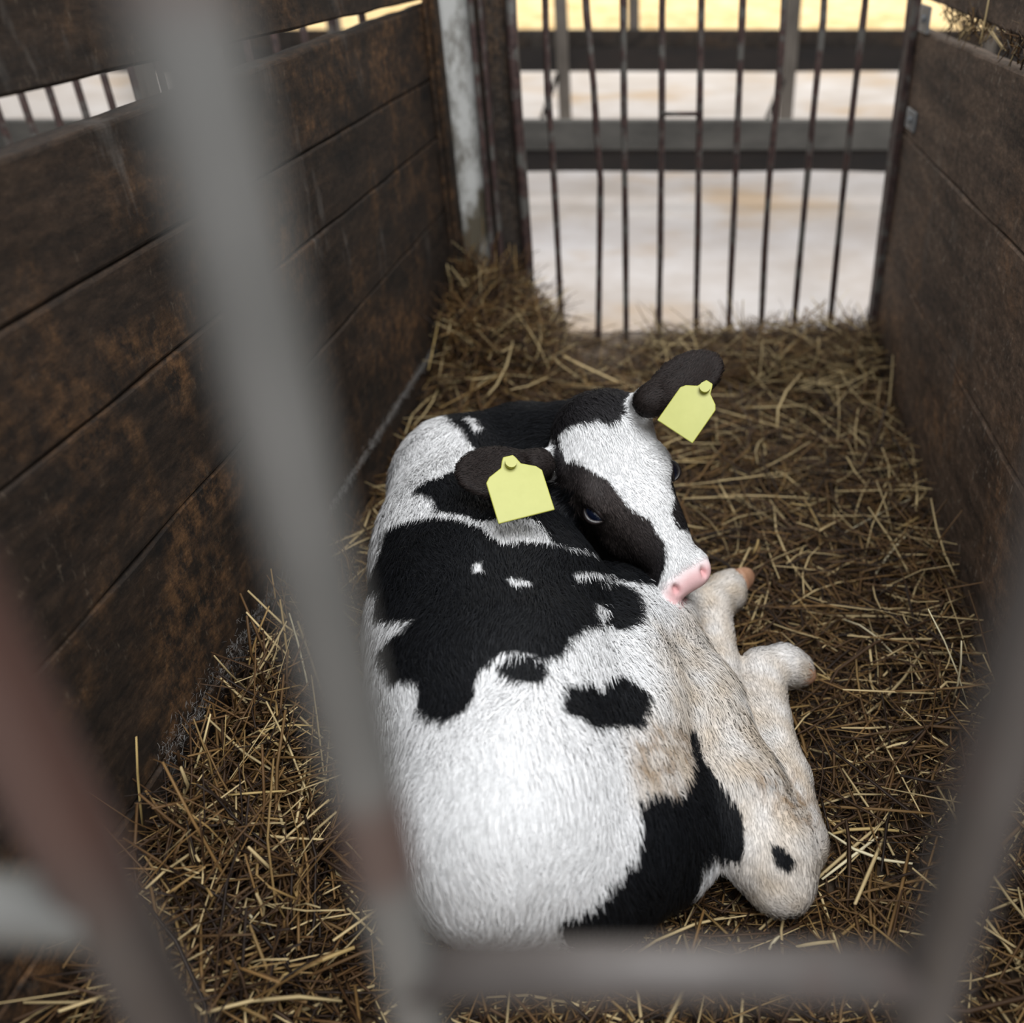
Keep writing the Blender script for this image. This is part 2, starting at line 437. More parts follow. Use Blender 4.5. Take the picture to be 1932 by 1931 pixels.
# ---------------------------------------------------------------- across the alley
kb = empty('low_timber_barrier', (0.5, 4.1*0.8636+0.02, 0), 'grey low timber barrier across the alley, nearest behind the gate', 'barrier')
ky = 3.56
def beam(name, y, v0, v1, x0, x1, d, mat, parent, seed=0, sag=0.0):
    z1 = at_y(1215, v0, y)[2]; z0 = at_y(1215, v1, y)[2]
    V = []; F = []; n = 40
    for i in range(n+1):
        x = x0+(x1-x0)*i/n
        w = sag*mnoise.noise(Vector((x*2.5, seed, 0)))
        V += [(x, y, z0+w), (x, y+d, z0+w), (x, y+d, z1), (x, y, z1)]
    for i in range(n):
        for j in range(4):
            a = i*4+j; b = i*4+(j+1) % 4; F.append((a, b, b+4, a+4))
    F += [(3, 2, 1, 0), tuple(n*4+j for j in range(4))]
    me = bpy.data.meshes.new(name); me.from_pydata(V, [], F); return link(name, me, mat, parent)
beam('top_board', ky, 229, 281, -2.6, 3.2, 0.05, M_kerb, kb, 1, 0.004)
beam('undershade_strip', ky+0.03, 283, 324, -2.6, 3.2, 0.07, M_beam_and_shade, kb, 2, 0.012)  # dark strip standing in for shade under the raised top board
fy = 4.70
fb = empty('feed_barrier', (0.5, fy, 0), 'dark timber feed barrier with upright posts, farther behind the gate', 'barrier')
beam('rail', fy, 57, 92, -3.0, 3.6, 0.04, M_wood_dark, fb, 3, 0.004)
beam('rail', fy-0.03, 92, 135, -3.0, 3.6, 0.06, M_beam_and_shade, fb, 4, 0.006)
for u, w in ((1062, 0.055), (1490, 0.06), (1196, 0.05), (640, 0.05), (1860, 0.05)):
    x = at_y(u, 100, fy)[0]; big = u != 1196
    m = MB(); m.box((x-w/2, fy-0.045 if big else fy+0.02, 0.0 if big else 0.36), (x+w/2, fy+0.02 if big else fy+0.06, 1.3)); m.build('post', M_postgrey, fb, bevel=0.004)
for u0, v0, u1, v1 in ((1052, 140, 1022, 226), (1478, 150, 1447, 226)):
    m = MB(); m.tube([at_y(u0, v0, fy-0.05), at_y(u1, v1, fy-0.05)], 0.011, 6); m.build('strut', M_beam_and_shade, fb)
hb = plane('straw_bank', -8, 10, 7.6, 12.55, 0, M_hay, 60, 30, lambda x, y: 0.02+0.25*smooth01(7.6, 9.5, y)+0.05*mnoise.noise(Vector((x*1.3, y*2, 0))))
tag(hb, 'bright sunlit yellow straw spread far beyond the feed barrier', 'straw', kind='stuff')
m = MB()
m.box((-9, 12.6, -0.12), (12, 12.8, 2.2)); bw = m.build('wall_back', M_postgrey); tag(bw, 'distant brown barn wall', kind='structure')

# ================================================================= THE CALF
# a smooth solid grown from tapered limbs, meshed as one skin
VOX = 0.004
lo = np.array([-0.52, 0.42, -0.03]); hi = np.array([0.34, 1.42, 0.52])
dims = np.ceil((hi-lo)/VOX).astype(int)+1
gx, gy, gz = [lo[i]+VOX*np.arange(dims[i], dtype=np.float32) for i in range(3)]
prims = []     # (kind, data, k, group, comb)
def rcone(a, ra, b, rb, k=0.03, grp=0, comb=None):
    a = np.array(a, float); b = np.array(b, float)
    prims.append(('c', (a, ra, b, rb), k, grp, (b-a) if comb is None else np.array(comb, float)))
def ell(c, R, rad, k=0.02, grp=0, comb=(0, 0, -1)):
    prims.append(('e', (np.array(c, float), np.array(R, float), np.array(rad, float)), k, grp, np.array(comb, float)))
def d_prim(p, X, Y, Z):
    kind, data = p[0], p[1]
    if kind == 'c':
        a, ra, b, rb = data; ab = b-a; L2 = max(1e-9, float(ab@ab))
        t = ((X-a[0])*ab[0]+(Y-a[1])*ab[1]+(Z-a[2])*ab[2])/L2
        t = np.clip(t, 0, 1)
        dx = X-(a[0]+ab[0]*t); dy = Y-(a[1]+ab[1]*t); dz = Z-(a[2]+ab[2]*t)
        return np.sqrt(dx*dx+dy*dy+dz*dz)-(ra+(rb-ra)*t)
    c, R, rad = data       # R rows = axes
    dx, dy, dz = X-c[0], Y-c[1], Z-c[2]
    q = [(R[i][0]*dx+R[i][1]*dy+R[i][2]*dz) for i in range(3)]
    k0 = np.sqrt(sum((q[i]/rad[i])**2 for i in range(3)))
    k1 = np.sqrt(sum((q[i]/rad[i]**2)**2 for i in range(3)))+1e-9
    return k0*(k0-1.0)/k1

I3 = np.eye(3)
# ---- trunk: chest, barrel, hips
T0 = at(885, 935, .19); T1 = at(905, 1060, .165); T2 = at(935, 1200, .155); T2b = at(950, 1340, .155); T3 = at(975, 1530, .155)
back = (0.1, -1, -0.35)
rcone(T0, .112, T1, .135, .04, 0, back)
rcone(T1, .140, T2, .152, .04, 0, back)
rcone(T2, .152, T2b, .145, .04, 0, back)
rcone(T2b, .143, T3, .122, .04, 0, back)
rcone(T3, .122, at(1080, 1575, .12), .105, .04, 0, (0.5, -0.8, -0.6))
# chest towards the front and the folded fore part under the head
rcone(at(960, 1010, .13), .12, at(1120, 1030, .08), .08, .04, 0, (1, -0.3, -0.2))
rcone(at(1000, 1120, .10), .085, at(1120, 1080, .05), .05, .03, 0, (1, -0.3, -0.2))
# neck
neck = (-1, 0.1, -0.2)
rcone(at(880, 915, .20), .100, at(985, 865, .235), .074, .035, 0, neck)
rcone(at(985, 865, .235), .074, at(1110, 840, .29), .064, .03, 0, neck)
rcone(at(1010, 930, .22), .085, at(1120, 900, .28), .06, .03, 0, (-1, -0.4, -0.3))
# thigh and stifle
rcone(at(1120, 1540, .12), .105, at(1150, 1330, .13), .10, .02, 0, (0.3, -1, -0.4))
rcone(at(1150, 1330, .13), .10, at(1145, 1175, .145), .076, .012, 0, (0.4, -1, -0.3))
rcone(at(1150, 1180, .135), .070, at(1235, 1185, .10), .055, .012, 0, (0.4, -1, -0.3))
# buttock towards tail
rcone(at(1120, 1600, .10), .085, at(1230, 1560, .085), .075, .04, 0, (0.3, -1, -0.6))
rcone(at(1230, 1590, .075), .06, at(1345, 1530, .06), .05, .03, 0, (0.6, -0.7, -0.4))
# gaskin: stifle to hock
g = (0.35, -1, -0.2)
rcone(at(1225, 1190, .12), .058, at(1300, 1340, .10), .060, .03, 0, g)
rcone(at(1300, 1340, .10), .060, at(1385, 1500, .085), .052, .03, 0, g)
rcone(at(1240, 1380, .09), .07, at(1330, 1500, .07), .05, .03, 0, g)
rcone(at(1385, 1500, .085), .050, at(1455, 1610, .06), .048, .03, 1, g)
rcone(at(1455, 1610, .06), .046, at(1476, 1668, .045), .034, .02, 1, g)
# cannon, fetlock, pastern
up = (-0.05, 1, 0)
rcone(at(1500, 1590, .045), .036, at(1478, 1470, .042), .030, .025, 1, up)
rcone(at(1478, 1470, .042), .030, at(1446, 1360, .040), .029, .015, 1, up)
rcone(at(1446, 1360, .040), .029, at(1437, 1275, .040), .033, .012, 1, up)
rcone(at(1437, 1270, .042), .032, at(1478, 1258, .040), .029, .012, 1, (1, 0, 0))
rcone(at(1478, 1258, .040), .029, at(1500, 1264, .033), .025, .01, 1, (1, -.1, 0))
# other leg under the gaskin
rcone(at(1385, 1400, .05), .034, at(1352, 1260, .055), .030, .012, 1, up)
rcone(at(1352, 1260, .055), .030, at(1338, 1150, .06), .031, .012, 1, up)
rcone(at(1338, 1150, .06), .032, at(1368, 1120, .055), .030, .012, 1, (1, 0.6, 0))
rcone(at(1368, 1120, .055), .029, at(1380, 1104, .05), .023, .01, 1, (1, 0.6, 0))
# folded fore leg, mostly hidden under head and neck
rcone(at(1100, 1060, .07), .05, at(1235, 1125, .055), .036, .02, 0, (1, 0, 0))
rcone(at(1235, 1125, .055), .034, at(1120, 1150, .045), .03, .02, 0, (-1, 0, 0))

# ---- head in its own frame: e1 poll->nose, nrm out of the face, lat to the picture's right
HP = at(1130, 798, .375); HN = at(1301, 1082, .215)
e1 = (HN-HP)/np.linalg.norm(HN-HP)
vd = -np.array(ray(1200, 900)); vd /= np.linalg.norm(vd)
n0 = vd-e1*(vd@e1); n0 /= np.linalg.norm(n0)
l0 = np.cross(n0, e1); l0 /= np.linalg.norm(l0)
if l0[0] < 0: l0 = -l0
YAW = math.radians(17)
nrm = n0*math.cos(YAW)+l0*math.sin(YAW)
lat = l0*math.cos(YAW)-n0*math.sin(YAW)
HR = np.stack([e1, nrm, lat])
HS = np.linalg.norm(HN-HP)/0.262
def hl(a, n, l): return HP+(e1*a+nrm*(n)+lat*l)*HS
def hcomb(l): return e1*0.5+lat*l*12+nrm*-0.1
hk = 0.02
def hell(a, n, l, ra, rn, rl, k=hk, comb=None):
    ell(hl(a, n, l), HR, np.array((ra, rn, rl))*HS, k, 2, hcomb(l) if comb is None else comb)
def hrc(p, r0, q, r1, k=hk):
    rcone(hl(*p), r0*HS, hl(*q), r1*HS, k, 2, hcomb((p[2]+q[2])/2))
hell(.030, -.056, 0, .066, .056, .082, .02)
hell(-.006, -.052, .008, .052, .046, .066, .02)
hell(.010, -.050, .040, .046, .044, .046, .02)
hell(.090, -.056, 0, .080, .052, .078, .02)
hell(.160, -.052, 0, .080, .046, .050, .02)
hrc((.15, -.045, 0), .042, (.235, -.042, 0), .036, .02)
for s in (-1, 1):
    hrc((.070, -.092, s*.040), .042, (.160, -.092, s*.027), .036)
    hrc((.160, -.092, s*.027), .034, (.235, -.074, s*.008), .026)
    hell(.090, -.026, s*.054, .032, .020, .022, .015)          # brow
    hell(.262, -.040, s*.023, .025, .026, .023, .012)          # nostril wings
hell(.254, -.048, 0, .034, .034, .043, .015)
hell(.252, -.078, 0, .030, .020, .030, .008)                   # lower lip
# ears
def ear(base, tip, wdir, half_w, thick, root):
    base = np.array(base); tip = np.array(tip); c = (base+tip)/2
    a = tip-base; L = np.linalg.norm(a); a /= L
    w = np.array(wdir); w = w-a*(w@a); w /= np.linalg.norm(w)
    n = np.cross(a, w); 
    if n@vd < 0: n = -n
    R = np.stack([a, w, n])
    ell(c, R, (L*0.56, half_w, thick), .008, 3, a)
    rcone(base-a*0.01, .019, base+a*L*0.22, .019, .012, 3, a)
    rcone(base-a*0.005, .017, root, .024, .012, 2, a)
    # hollow of the ear
    subs.append((c+n*(thick*1.05)+a*L*0.06, R, np.array((L*0.45, half_w*0.74, thick*1.0)), .006))
    return c, R, n
subs = []; nostrils = []
earL_b = at_depth(1005, 880, 1.215); earL_t = at_depth(872, 905, 1.150)
cL, RL, nL = ear(earL_b, earL_t, at_depth(960, 960, 1.125)-at_depth(960, 850, 1.19), .043, .013, hl(.015, -.085, -.055))
earR_b = at_depth(1236, 752, 1.235); earR_t = at_depth(1352, 678, 1.250)
cR, RR, nR = ear(earR_b, earR_t, at_depth(1330, 790, 1.22)-at_depth(1260, 700, 1.25), .036, .012, hl(.0, -.075, .055))
# eye sockets and nostrils
EYE_R = .0185*HS
eyes = [hl(.112, -.040, s*.0640) for s in (-1, 1)]
for e, s in zip(eyes, (-1, 1)):
    out = (lat*s*0.9+nrm*0.35); out /= np.linalg.norm(out)
    subs.append((e+out*0.012, HR, np.array((.0190, .0130, .0150))*HS, .006))
for s in (-1, 1):
    subs.append((hl(.272, -.018, s*.0255), HR, np.array((.0095, .010, .0052))*HS, .004)); nostrils.append(hl(.272, -.022, s*.0255))
    subs.append((hl(.276, -.060, s*.012), HR, np.array((.012, .0022, .022))*HS, .002))

def field_local(p, X, Y, Z): return d_prim(p, X, Y, Z)
BIG = 0.06
F_ = np.full(dims, BIG, np.float32)
def bbox(p, m):
    if p[0] == 'c':
        a, ra, b, rb = p[1]; r = max(ra, rb)+m
        return np.minimum(a, b)-r, np.maximum(a, b)+r
    r = p[1][2].max()+m; return p[1][0]-r, p[1][0]+r
def window(b0, b1):
    i0 = np.clip(np.floor((b0-lo)/VOX).astype(int), 0, dims-1); i1 = np.clip(np.ceil((b1-lo)/VOX).astype(int)+1, 1, dims)
    return tuple(slice(i0[i], i1[i]) for i in range(3))
def smin(a, b, k):
    h = np.clip(0.5+0.5*(b-a)/k, 0, 1); return b*(1-h)+a*h-k*h*(1-h)
def grp_field(sel):
    F0 = np.full(dims, BIG, np.float32)
    for p in prims:
        if p[3] not in sel: continue
        w = window(*bbox(p, 0.065))
        X = gx[w[0]][:, None, None]; Y = gy[w[1]][None, :, None]; Z = gz[w[2]][None, None, :]
        d = np.minimum(d_prim(p, X, Y, Z), BIG).astype(np.float32)
        F0[w] = smin(F0[w], d, p[2])
    return F0
F_body = grp_field((0, 1)); F_head = grp_field((2, 3))
for c, R, rad, k in subs:
    p = ('e', (c, R, rad)); w = window(*bbox(p, 0.02))
    X = gx[w[0]][:, None, None]; Y = gy[w[1]][None, :, None]; Z = gz[w[2]][None, None, :]
    d = -np.minimum(d_prim(p, X, Y, Z), BIG)
    F_head[w] = -smin(-F_head[w], -d, k)
# the head blends into the neck at the poll but stays crisp elsewhere
F_ = smin(F_body, F_head, 0.010)
# flatten against the straw
F_ = np.maximum(F_, (0.004-gz)[None, None, :]).astype(np.float32)

def surface_nets(F, lo, vox):
    S = F < 0
    nx, ny, nz = F.shape
    acc = np.zeros((nx-1, ny-1, nz-1, 3), np.float32); cnt = np.zeros((nx-1, ny-1, nz-1), np.float32)
    for ax in range(3):
        o1, o2 = [i for i in range(3) if i != ax]
        for a in (0, 1):
            for b in (0, 1):
                s0 = [None]*3; s1 = [None]*3
                s0[ax] = slice(0, F.shape[ax]-1); s1[ax] = slice(1, F.shape[ax])
                for o, q in ((o1, a), (o2, b)):
                    s0[o] = s1[o] = slice(q, F.shape[o]-1+q)
                f0 = F[tuple(s0)]; f1 = F[tuple(s1)]
                cr = (f0 < 0) != (f1 < 0)
                t = np.where(cr, f0/np.where(cr, f0-f1, 1), 0)
                cnt += cr
                acc[..., ax] += np.where(cr, t, 0)
                if a: acc[..., o1] += cr
                if b: acc[..., o2] += cr
    act = cnt > 0
    idx = -np.ones(act.shape, np.int64); n = int(act.sum()); idx[act] = np.arange(n)
    ijk = np.argwhere(act)
    V = lo+vox*(ijk+acc[act]/cnt[act][:, None])
    quads = []
    for ax in range(3):
        o1, o2 = [(1, 2), (2, 0), (0, 1)][ax]
        sl0 = [slice(1, F.shape[i]-1) for i in range(3)]; sl1 = list(sl0)
        sl0[ax] = slice(0, F.shape[ax]-1); sl1[ax] = slice(1, F.shape[ax])
        a = S[tuple(sl0)]; b = S[tuple(sl1)]
        for flip, msk in ((False, a & ~b), (True, ~a & b)):
            P = np.argwhere(msk)
            off = np.array([1, 1, 1]); off[ax] = 0; P = P+off
            q = []
            for d1, d2 in ((0, 0), (-1, 0), (-1, -1), (0, -1)):
                Q = P.copy(); Q[:, o1] += d1; Q[:, o2] += d2
                q.append(idx[Q[:, 0], Q[:, 1], Q[:, 2]])
            q = np.stack(q, 1)
            if not flip: q = q
            else: q = q[:, ::-1]
            quads.append(q)
    return V, np.concatenate(quads)
CV, CF = surface_nets(F_, lo, VOX)
keep = (CF >= 0).all(1); CF = CF[keep]
# a little relaxing
def vert_adj_avg(V, F, it, lam=0.5):
    e = np.concatenate([F[:, [0, 1]], F[:, [1, 2]], F[:, [2, 3]], F[:, [3, 0]]])
    deg = np.bincount(e.ravel(), minlength=len(V)).astype(float)[:, None]
    for _ in range(it):
        s = np.zeros_like(V)
        for c in range(V.shape[1]):
            s[:, c] = np.bincount(e[:, 0], V[e[:, 1], c], len(V))+np.bincount(e[:, 1], V[e[:, 0], c], len(V))
        V = V*(1-lam)+lam*s/np.maximum(deg, 1)
    return V
CV = vert_adj_avg(CV, CF, 2, 0.5)
def vnormals(V, F):
    n = np.cross(V[F[:, 2]]-V[F[:, 0]], V[F[:, 3]]-V[F[:, 1]])
    o = np.zeros_like(V)
    for k in range(4):
        for c in range(3): o[:, c] += np.bincount(F[:, k], n[:, c], len(V))
    return o/np.maximum(np.linalg.norm(o, axis=1), 1e-12)[:, None]
CN = vnormals(CV, CF)
if (CN[CV[:, 2].argmax()])[2] < 0: CF = CF[:, ::-1]; CN = -CN

# nearest limb decides group and combing direction
best = np.full(len(CV), 1e9); grp = np.zeros(len(CV), int); comb = np.zeros((len(CV), 3))
for p in prims:
    d = d_prim(p, CV[:, 0], CV[:, 1], CV[:, 2]); c = d < best
    best = np.where(c, d, best); grp = np.where(c, p[3], grp); v_ = p[4]/np.linalg.norm(p[4]); comb[c] = v_
headd = np.full(len(CV), 1e9)
for p in prims:
    if p[3] == 2: headd = np.minimum(headd, d_prim(p, CV[:, 0], CV[:, 1], CV[:, 2]))
grp[(headd < 0.006) & (grp == 0)] = 2
comb = vert_adj_avg(comb, CF, 12, 0.6)
hairlen = np.choose(grp, [0.017, 0.008, 0.006, 0.005]).astype(float)
tuft = np.linalg.norm(CV-hl(-.02, -.03, 0), axis=1); hairlen = hairlen+np.where(grp == 2, 0.010*np.clip(1.4-tuft/0.05, 0, 1), 0)
hairlen = vert_adj_avg(hairlen[:, None], CF, 8, 0.6)[:, 0]

# ---- coat pattern: patches outlined on the photograph, carried on the skin
def crop(pts, s, ox, oy): return [(x/s+ox, y/s+oy) for x, y in pts]
cB = lambda p: crop(p, 3.218, 650, 750)
cH = lambda p: crop(p, 3.218, 850, 630)
cR_ = lambda p: crop(p, 1.932, 700, 1300)
body_black = [
 cB([(640,60),(650,150),(720,200),(750,270),(800,330),(690,430),(630,460),(520,500),(450,530),(430,565),(530,620),(560,690),(700,712),(830,755),(1000,735),(1150,745),(1210,820),(1260,885),(1500,950),(1900,1110),(1990,900),(2100,300),(1931,-200),(1000,-200),(640,-60)]),
 cB([(270,790),(370,740),(560,725),(700,745),(850,800),(900,850),(960,890),(1050,870),(1250,885),(1500,950),(1950,1000),(1950,1110),(1820,1130),(1650,1110),(1380,1130),(1330,1500),(1200,1590),(1120,1560),(960,1545),(890,1600),(810,1660),(800,1760),(800,1800),(740,1900),(610,1965),(520,1955),(440,1880),(450,1810),(440,1740),(360,1710),(290,1740),(230,1600),(220,1520),(300,1450),(380,1390),(440,1350),(330,1340),(200,1345),(190,1310),(220,1160),(130,1220),(60,1270),(60,1180),(130,1120),(190,1040),(230,950),(240,860)]),
 cB([(1330,1170),(1390,1120),(1500,1110),(1700,1135),(1780,1200),(1805,1300),(1760,1385),(1660,1415),(1560,1370),(1450,1400),(1370,1460),(1320,1560),(1200,1590),(1120,1550),(1100,1400)]),
 cB([(920,1630),(1000,1572),(1100,1560),(1200,1605),(1230,1690),(1195,1730),(1090,1730),(975,1700)]),
 cB([(1320,1710),(1400,1740),(1480,1700),(1545,1785),(1560,1720),(1640,1660),(1720,1700),(1800,1760),(1850,1810),(1830,1900),(1800,1990),(1500,1990),(1390,1930),(1300,1900)]),
 cR_([(970,390),(1050,360),(1120,380),(1150,300),(1140,150),(1165,125),(1190,160),(1195,240),(1250,310),(1300,370),(1350,440),(1365,560),(1350,640),(1290,620),(1250,600),(1210,640),(1180,800),(1180,960),(700,960),(690,810),(800,790),(900,660),(960,600),(980,500)]),
 cR_([(1450,560),(1500,570),(1550,630),(1520,670),(1470,640)])]
body_white = [cH([(740,1462),(790,1444),(880,1446),(960,1468),(880,1466),(800,1476),(765,1500)]), cB([(775,1010),(825,1000),(835,1050),(780,1065)]), cB([(985,1095),(1060,1100),(1140,1135),(1060,1142),(1000,1125)]),
              cB([(1510,1250),(1570,1260),(1595,1330),(1560,1360),(1510,1330)]), cB([(760,130),(820,140),(850,190),(790,200)])]
head_white = [cH([(1095,340),(1090,250),(1170,250),(1235,370),(1290,500),(1335,650),(1320,720),(1350,850),(1330,930),(1350,1000),(1330,1080),(1370,1180),(1440,1200),(1510,1230),(1600,1380),(1700,1500),(1600,1700),(1370,1720),(1240,1600),(1300,1420),(1310,1340),(1290,1250),(1240,1200),(1210,1120),(1150,1100),(1070,1040),(1010,960),(960,890),(850,820),(750,760),(700,770),(680,680),(660,610),(720,560),(780,540),(880,515),(950,540),(1010,520),(1050,470),(1040,420),(1080,380)]),
              cH([(560,600),(600,580),(635,680),(620,760),(650,940),(625,900),(590,720),(540,660)])]
pink_poly = cH([(1345,1530),(1440,1450),(1560,1390),(1620,1380),(1660,1500),(1500,1680),(1400,1700),(1290,1640),(1310,1570)])
cream_polys = [[(1230,1180),(1290,1150),(1300,1040),(1450,1040),(1480,1150),(1420,1230),(1560,1220),(1580,1320),(1520,1380),(1600,1600),(1560,1740),(1400,1740),(1340,1500),(1200,1500),(1180,1360),(1240,1330)]]
stain_polys = [cR_([(930,210),(1030,120),(1140,130),(1150,300),(1110,370),(1000,370),(960,330)]), [(1400,1440),(1480,1450),(1560,1530),(1540,1570),(1460,1530)]]
def sdpoly(P, poly):
    "signed distance in photo pixels, negative inside"
    poly = np.array(poly, float); d = np.full(len(P), 1e9); s = np.ones(len(P))
    n = len(poly)
    for i in range(n):
        a = poly[i]; b = poly[(i+1) % n]; e = b-a; w = P-a
        t = np.clip((w@e)/max(1e-9, e@e), 0, 1)
        q = w-t[:, None]*e; d = np.minimum(d, (q*q).sum(1))
        c1 = P[:, 1] >= a[1]; c2 = P[:, 1] < b[1]; c3 = e[0]*w[:, 1] > e[1]*w[:, 0]
        flip = (c1 & c2 & c3) | (~c1 & ~c2 & ~c3); s = np.where(flip, -s, s)
    return s*np.sqrt(d)
def coat_colour(P, G, jitter):
    uv = project(P)+jitter
    isH = (G >= 2)
    b = np.full(len(P), 1e9)
    for poly in body_black: b = np.minimum(b, sdpoly(uv, poly))
    for poly in body_white: b = np.maximum(b, -sdpoly(uv, poly))
    w = np.full(len(P), 1e9)
    for poly in head_white: w = np.minimum(w, sdpoly(uv, poly))
    # on the head the blaze belongs to the face only: ears stay dark
    w = np.where(G == 3, 50, w)
    black = np.where(isH, np.clip(w/3+0.5, 0, 1), np.clip(-b/3+0.5, 0, 1))
    cream = np.zeros(len(P)); stain = np.zeros(len(P))
    for poly in cream_polys: cream = np.maximum(cream, np.clip(-sdpoly(uv, poly)/60+0.5, 0, 1))
    for poly in stain_polys: stain = np.maximum(stain, np.clip(-sdpoly(uv, poly)/30+0.5, 0, 1))
    cream = np.where(isH, 0, cream); stain = np.where(isH, 0, stain)
    pink = np.clip(-sdpoly(uv, pink_poly)/30+0.6, 0, 1)*isH
    white = np.array((0.92, 0.92, 0.92)); cr = np.array((0.66, 0.56, 0.45)); stn = np.array((0.36, 0.24, 0.14))
    blk = np.where(isH[:, None], np.array((0.028, 0.021, 0.019)), np.array((0.006, 0.0065, 0.008)))
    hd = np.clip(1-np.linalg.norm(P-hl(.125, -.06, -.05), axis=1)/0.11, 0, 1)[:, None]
    hb = np.array((0.009, 0.008, 0.009))*(1-hd)+np.array((0.060, 0.048, 0.044))*hd  # brown-grey cheek, raised lighter so the colour carries its sheen
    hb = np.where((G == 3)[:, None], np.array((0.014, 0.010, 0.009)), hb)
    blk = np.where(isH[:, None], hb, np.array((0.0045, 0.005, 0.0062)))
    nz_ = np.array([mnoise.noise(Vector(p*35.0)) for p in P]) if len(P) < 400000 else 0
    nz2 = np.array([mnoise.noise(Vector(p*90.0)) for p in P])
    c = white[None]*np.ones((len(P), 1))
    cf = np.clip(cream*(0.72+0.5*nz_), 0, 1)[:, None]; c = c*(1-cf)+cr*cf
    sf = np.clip(stain*(0.35+1.0*nz2), 0, 0.85)[:, None]; c = c*(1-sf)+stn*sf
    c = c*(1-black[:, None])+blk*black[:, None]
    c = c*(1-pink[:, None])+np.array((0.84, 0.54, 0.54))*pink[:, None]
    return c, black, pink
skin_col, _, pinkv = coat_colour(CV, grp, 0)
hairlen = hairlen*(1-0.95*np.clip(pinkv*2, 0, 1))
for e in nostrils:
    m_ = np.clip(1.2-np.linalg.norm(CV-e, axis=1)/0.010, 0, 1)[:, None]
    skin_col = skin_col*(1-m_)+np.array((0.66, 0.34, 0.34))*m_
# bare rims round the eyes
for e in eyes:
    d = np.linalg.norm(CV-e, axis=1); m_ = np.clip(1-(d-0.015)/0.008, 0, 1)[:, None]
    skin_col = skin_col*(1-m_)+np.array((0.012, 0.009, 0.009))*m_
    hairlen *= 1-0.9*np.clip(1-(d-0.018)/0.008, 0, 1)

CO = Vector((-0.12, 0.95, 0.0))
calf = empty('calf', CO, 'black and white calf lying curled up on the straw with its head turned back', 'calf')
me = fast_mesh('body', CV, CF); set_attr(me, 'coat', 'FLOAT_COLOR', 'POINT', skin_col)
body = link('body', me, M_skin, calf, True)

# ---- fur
tri = np.concatenate([CF[:, [0, 1, 2]], CF[:, [0, 2, 3]]])
A = CV[tri[:, 0]]; B = CV[tri[:, 1]]; Cc = CV[tri[:, 2]]
ar = 0.5*np.linalg.norm(np.cross(B-A, Cc-A), axis=1)
cn = CN[tri].mean(1); keepw = np.where(cn[:, 2] > -0.6, 1.0, 0.15)*np.where(A[:, 2] > 0.006, 1, 0)
hw = np.choose(grp[tri[:, 0]], [1.0, 1.2, 2.0, 1.8])
pr = ar*keepw*hw; pr /= pr.sum()
NH = 190000
ti = rng.choice(len(tri), NH, p=pr)
r1 = np.sqrt(rng.random(NH)); r2 = rng.random(NH)
w0, w1, w2 = 1-r1, r1*(1-r2), r1*r2
def bary(X): 
    t = tri[ti]
    if X.ndim == 1: return X[t[:, 0]]*w0+X[t[:, 1]]*w1+X[t[:, 2]]*w2
    return X[t[:, 0]]*w0[:, None]+X[t[:, 1]]*w1[:, None]+X[t[:, 2]]*w2[:, None]
R0 = bary(CV); NN = bary(CN); NN /= np.linalg.norm(NN, axis=1)[:, None]
cb = bary(comb); L = bary(hairlen)*rng.uniform(0.65, 1.3, NH)
# clumps and swirls
sw = np.array([mnoise.noise_vector(Vector(p*16.0)) for p in R0[:, :]]) if NH < 400000 else 0
cb = cb+sw*0.75+rng.normal(0, 0.14, (NH, 3))
cb = cb-NN*(cb*NN).sum(1)[:, None]
cb /= np.maximum(np.linalg.norm(cb, axis=1), 1e-6)[:, None]
lift = (0.42+0.25*rng.random(NH))[:, None]
D1 = cb*(1-lift*0.5)+NN*lift; D1 /= np.linalg.norm(D1, axis=1)[:, None]
D2 = cb+NN*(lift*0.25)+np.array((0, 0, -0.15)); D2 /= np.linalg.norm(D2, axis=1)[:, None]
P0 = R0-NN*0.0008; P1 = R0+D1*L[:, None]*0.45; P2 = P1+D2*L[:, None]*0.55
side = np.cross(D1, vd[None]*0.7+NN*0.6+rng.normal(0, 0.25, (NH, 3))); side /= np.maximum(np.linalg.norm(side, axis=1), 1e-6)[:, None]
hwid = (0.00042*rng.uniform(0.7, 1.3, NH))[:, None]
HV = np.stack([P0-side*hwid, P0+side*hwid, P1+side*hwid*0.85, P1-side*hwid*0.85, P2+side*hwid*0.2, P2-side*hwid*0.2], 1).reshape(-1, 3)
ib = np.arange(NH)[:, None]*6
HF = np.concatenate([ib+np.array([0, 1, 2, 3]), ib+np.array([3, 2, 4, 5])])
jit = rng.normal(0, 2.0, (NH, 2))
gcol = grp[tri[ti, 0]]
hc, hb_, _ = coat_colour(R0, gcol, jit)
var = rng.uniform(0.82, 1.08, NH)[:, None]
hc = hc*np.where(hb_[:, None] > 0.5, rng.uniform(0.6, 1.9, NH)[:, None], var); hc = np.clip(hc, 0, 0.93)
hn = NN*0.8+D1*0.1+rng.normal(0, 0.12, (NH, 3)); hn /= np.linalg.norm(hn, axis=1)[:, None]
me = fast_mesh('fur', HV, HF)
set_attr(me, 'coat', 'FLOAT_COLOR', 'POINT', np.repeat(hc, 6, 0)); set_attr(me, 'fnormal', 'FLOAT_VECTOR', 'POINT', np.repeat(hn, 6, 0))
fur = link('fur', me, M_fur, calf); fur['kind'] = 'stuff'

